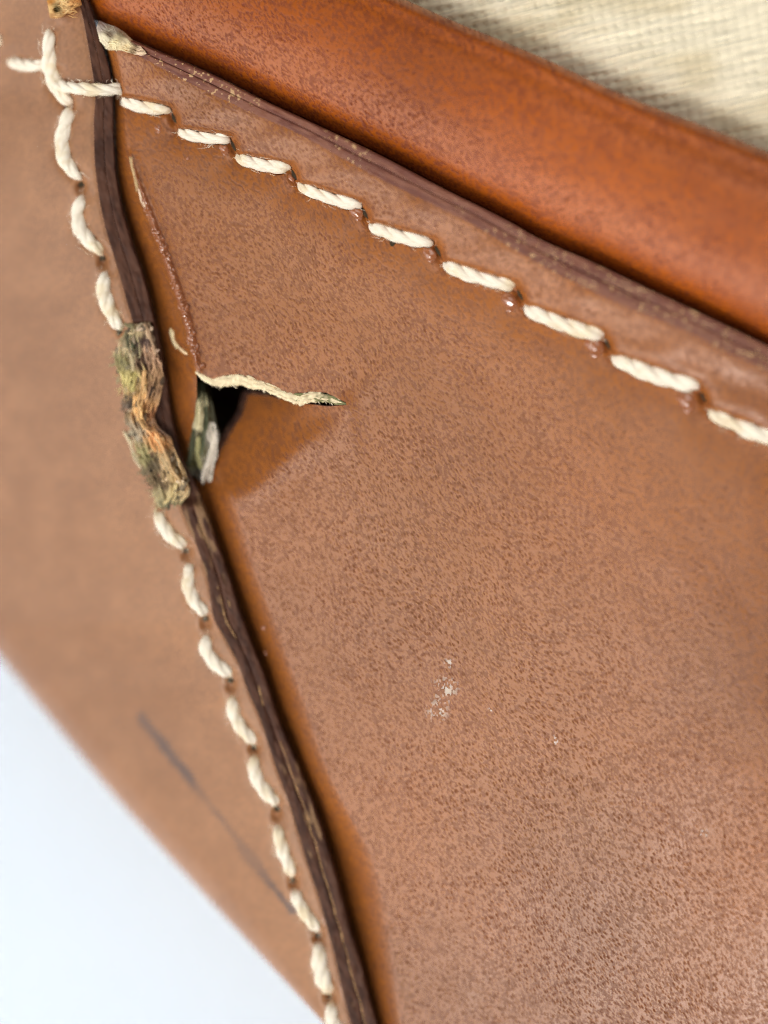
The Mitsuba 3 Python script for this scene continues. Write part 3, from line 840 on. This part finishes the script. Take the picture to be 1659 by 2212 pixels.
# canvas beyond the roll
cxs = np.concatenate([np.arange(560, 1690, 2.6), np.arange(1690, 2060, 20)])
cys = np.concatenate([np.arange(-420, -60, 20), np.arange(-60, 480, 2.6)])
CX, CY = np.meshgrid(cxs, cys)
warp = 10 * fb(CX, CY, 120, 120, 2, 71)
su = (CX * 0.985 - CY * 0.17 + warp) / 23.5
sv = (CY * 0.985 + CX * 0.17 + warp * 0.8) / 24.5
cu, cv = su - np.floor(su) - 0.5, sv - np.floor(sv) - 0.5
hs_ = fb(np.floor(su), np.floor(sv), 0.73, 0.73, 1, 72)
strg = np.clip(0.45 + 0.45 * sstep(1500, 1150, CX) + 1.6 * fb(CX, CY, 170, 90, 2, 73), 0.1, 1.2)
pit = np.exp(-((cu / 0.24) ** 2 + (cv / 0.22) ** 2)) * (0.8 + 0.9 * hs_)
CHh = -5.0 * pit * strg + 0.8 * np.cos(2 * np.pi * sv) + 0.6 * np.cos(2 * np.pi * su) + 5 * fb(CX * 0.985 - CY * 0.17, CY * 0.985 + CX * 0.17, 60, 6, 2, 74)
CHh = CHh + 44 * fb(CX * 0.985 - CY * 0.17, CY * 0.985 + CX * 0.17, 420, 120, 2, 75) - 142
CHh = CHh - 60 * np.exp(-((CY - RIM(CX)) / 60) ** 2) * 0.3
add(BAG + '__canvas_panel', strip(at(CX, CY, CHh)), 'canvas', label='beige woven canvas panel beyond the rolled leather')

# ------------------------------------------------------------------ stitches
def cord(pts2, hs, R, seed, twist=1.0, taper=0.0):
    """three-ply waxed cord along a line of drawing points"""
    pts2 = np.asarray(pts2, float)
    path = at(pts2[:, 0], pts2[:, 1], hs)
    s = np.concatenate([[0], np.cumsum(np.linalg.norm(np.diff(path, axis=0), axis=1))])
    nn = 56
    q = np.linspace(0, s[-1], nn)
    path = np.stack([np.interp(q, s, path[:, k]) for k in range(3)], 1)
    path = gaussian_filter1d(path, 1.6, axis=0, mode='nearest')
    t = np.gradient(path, axis=0)
    t /= np.linalg.norm(t, axis=1, keepdims=True)
    x = np.cross(t, [0.1, 0.1, 1.0])
    x /= np.linalg.norm(x, axis=1, keepdims=True)
    y = np.cross(x, t)
    g = np.random.default_rng(seed)
    r = R * U
    thick = 1 + 0.10 * gaussian_filter1d(g.normal(size=nn), 4) * 2.5
    ends_ = 0.72 + 0.28 * np.minimum(1, np.minimum(np.arange(nn), nn - 1 - np.arange(nn)) / 7)
    ends_ = ends_ * (1 - taper) + taper * (0.32 + 0.78 * np.sin(np.pi * np.linspace(0, 1, nn)) ** 0.7)
    parts, ph0 = [], g.uniform(0, 6)
    for k in range(3):
        ph = ph0 + 2 * np.pi * k / 3 - q / (r * 7.6) * 2 * np.pi * twist
        c = path + (0.42 * r * thick * ends_)[:, None] * (np.cos(ph)[:, None] * x + 0.82 * np.sin(ph)[:, None] * y)
        parts.append(tube(c, 0.63 * r * thick * ends_, 12))
    for k in range(64):     # fuzz
        i0 = g.integers(4, nn - 4)
        an = g.uniform(0, 2 * np.pi)
        o = np.cos(an) * x[i0] + abs(np.sin(an)) * y[i0]
        b = path[i0] + o * r * 0.9
        ln = g.uniform(0.3, 1.3) * r
        w = t[i0] * g.normal(0, 0.9)
        parts.append(tube(np.stack([b, b + (o + 0.4 * w) * ln * 0.5, b + (0.7 * o + w) * ln]), 0.55 * U * g.uniform(0.5, 1), 4))
    return join(parts)


def stitch(p, hfun, R, seed, lift=0.72, dive=34, label=None, taper=0.0):
    """p: (n,2) line; ends dive into their holes"""
    p = resample(p, 3.0)
    h = hfun(p[:, 0].copy(), p[:, 1].copy())
    h = gaussian_filter1d(h, 4, mode='nearest') + R * lift
    s = np.linspace(0, 1, len(p))
    L = len(p) * 3.0
    e = np.minimum(s, 1 - s) * L
    h = h - dive * np.maximum(0, 1 - e / (R * 0.95)) ** 2.2
    return add(BAG + '__stitch', cord(p, h, R, seed, 1.0, taper), 'waxed_thread', label=label)


for q, (a, b, t) in enumerate(TOP_ST):
    a, b = np.array(a, float), np.array(b, float)
    mid_ = 0.5 * (a + b) + (np.array([-2, 5.0]) if q != 0 else 0)
    pth = quad(a + [7, 4], b - [6, 3], mid_ + [0, 2])
    stitch(pth, hf if q < 2 else hg, t / 2, 40 + q)
    if q >= 2 and q < len(TOP_ST) - 1:
        x, y = 0.5 * (b[0] + TOP_ST[q + 1][0][0]) + 1, 0.5 * (b[1] + TOP_ST[q + 1][0][1]) - 1
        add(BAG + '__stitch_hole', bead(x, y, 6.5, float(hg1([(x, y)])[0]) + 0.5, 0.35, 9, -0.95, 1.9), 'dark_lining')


def cross_h(px, py):
    return np.interp(px, [118, 150, 175, 200, 236, 250, 263], [float(hf(np.array([118.]), np.array([183.]))[0]), RIDGE - 2, RIDGE + 3, RIDGE + 6, RIDGE - 2, 8, -12])


stitch(quad(CROSS_ST[0], CROSS_ST[1], (190, 193)), cross_h, 14, 77, 0.8, 16, 'stitch crossing over the long seam near its top')
for q, (a, b, c, t) in enumerate(LEFT_ST):
    pth = quad(np.array(a) + [-4, 6], np.array(b) + [-5, -4], np.array(c) + [8, 0])
    stitch(pth, hf, t / 2 + 1, 80 + q, 0.62, 30, taper=0.85)
    x, y = float(pth[-1, 0]) + 2, float(pth[-1, 1]) + 8
    add(BAG + '__stitch_hole', bead(x, y, 9, float(hf(np.array([x]), np.array([y]))[0]) - 1.5, 0.4, 5, 1.3, 1.3), 'dark_lining')
stitch(quad((122, 170), (152, 218), (128, 200)), hf, 13, 131, 1.1, 18)

# worn corners at the top of the long seam
PAL3 = palette([(240, 62, .55, .52, .40), (225, 85, .75, .72, .52), (250, 95, .80, .74, .45), (236, 72, .16, .12, .08), (275, 100, .72, .62, .36), (290, 108, .25, .18, .1), (300, 112, .72, .58, .40), (262, 82, .35, .3, .18), (270, 90, .75, .66, .42), (218, 56, .4, .35, .3)])
wx = np.linspace(0, 1, 70)
wt = np.linspace(0, 1, 26)
WX, WT = np.meshgrid(wx, wt, indexing='ij')
c_ = np.array([(211, 52), (222, 70), (240, 82), (262, 92), (285, 104), (302, 110), (316, 116)], float)
q7 = np.linspace(0, 1, 7)
CXc, CYc = np.interp(WX, q7, c_[:, 0]), np.interp(WX, q7, c_[:, 1])
ww = np.interp(WX, q7, [8, 19, 25, 22, 14, 11, 2])
OX, OY = CXc - 0.35 * (WT - 0.5) * 2 * ww, CYc + (WT - 0.5) * 2 * ww
WH = 30 + 10 * np.sqrt(np.maximum(1 - (2 * WT - 1) ** 2, 0)) - 30 * np.abs(2 * WT - 1) ** 6 + 16 * fb(OX, OY, 10, 8, 3, 91) + (hg1(np.stack([np.maximum(CXc.ravel(), 262), TB_(np.maximum(CXc.ravel(), 262))], 1)).reshape(WX.shape) - 30) * 1.0
parts = [(strip(at(OX, OY, WH)), PAL3(OX + 6 * fb(OX, OY, 8, 8, 2, 92), OY + 6 * fb(OX, OY, 8, 8, 2, 93)))]
for q in range(30):
    w0 = rng.uniform(0.05, 0.8)
    tq = rng.uniform(0.1, 0.9)
    pts, hs = [], []
    for w in np.linspace(w0, min(w0 + 0.25, 1), 5):
        r_, k_ = int(w * 69), int(np.clip(tq + rng.normal(0, 0.06), 0, 1) * 25)
        pts.append((OX[r_, k_], OY[r_, k_]))
        hs.append(WH[r_, k_] + 2)
    parts.append(strand(pts, hs, rng.uniform(0.8, 1.8), lambda x, y: PAL3(x, y) * 1.1, 1.2, 1500 + q, 4))
fibre_part(BAG + '__worn_corner', parts, 'pale worn through spot where the upper seam begins')

PAL4 = palette([(120, 8, .50, .25, .06), (150, 10, .75, .55, .25), (165, 25, .75, .52, .24), (190, 18, .70, .45, .18), (212, 22, .55, .25, .08), (165, 28, .10, .08, .03), (150, 45, .72, .48, .22), (138, 30, .55, .35, .15), (180, 40, .65, .38, .13), (205, 36, .55, .26, .10), (130, 0, .5, .2, .05)])
WX, WT = np.meshgrid(np.linspace(0, 1, 60), np.linspace(0, 1, 34), indexing='ij')
OX = 98 + 70 * WX + 10 * WT
OY = -22 + 64 * WT * (1 - 0.35 * WX) + 6 * np.sin(WX * 5)
WH = RIDGE + 14 + 18 * np.sin(np.pi * WX) ** 0.5 * np.sin(np.pi * np.clip(WT, 0, 1)) ** 0.5 + 22 * fb(OX, OY, 12, 10, 3, 95) - 40 * sstep(0.9, 1, WT)
WH = WH - 26 * np.exp(-(((OX - 123) / 6) ** 2 + ((OY - 20) / 5) ** 2))
PALc = palette([(105, 0, .50, .22, .05), (112, 22, .7, .48, .2), (123, 20, .1, .08, .03), (135, 10, .78, .58, .27), (145, 22, .74, .52, .24), (125, 36, .7, .46, .2), (160, 12, .7, .42, .16), (165, 0, .55, .25, .08), (112, 34, .45, .25, .1), (150, 30, .5, .3, .12)])
parts = [(strip(at(OX, OY, WH)), PALc(OX + 5 * fb(OX, OY, 8, 8, 2, 96), OY + 5 * fb(OX, OY, 8, 8, 2, 97)))]
for q in range(24):
    x0, y0 = rng.uniform(105, 150), rng.uniform(-5, 34)
    pts = [(x0, y0), (x0 + 10, y0 + rng.normal(0, 4)), (x0 + 22, y0 + rng.normal(0, 6))]
    parts.append(strand(pts, [54, 58, 50], rng.uniform(0.7, 1.6), lambda x, y: PALc(x, y) * 1.05, 1.2, 1700 + q, 4))
fibre_part(BAG + '__worn_corner', parts, 'orange frayed leather end at the top of the long seam')
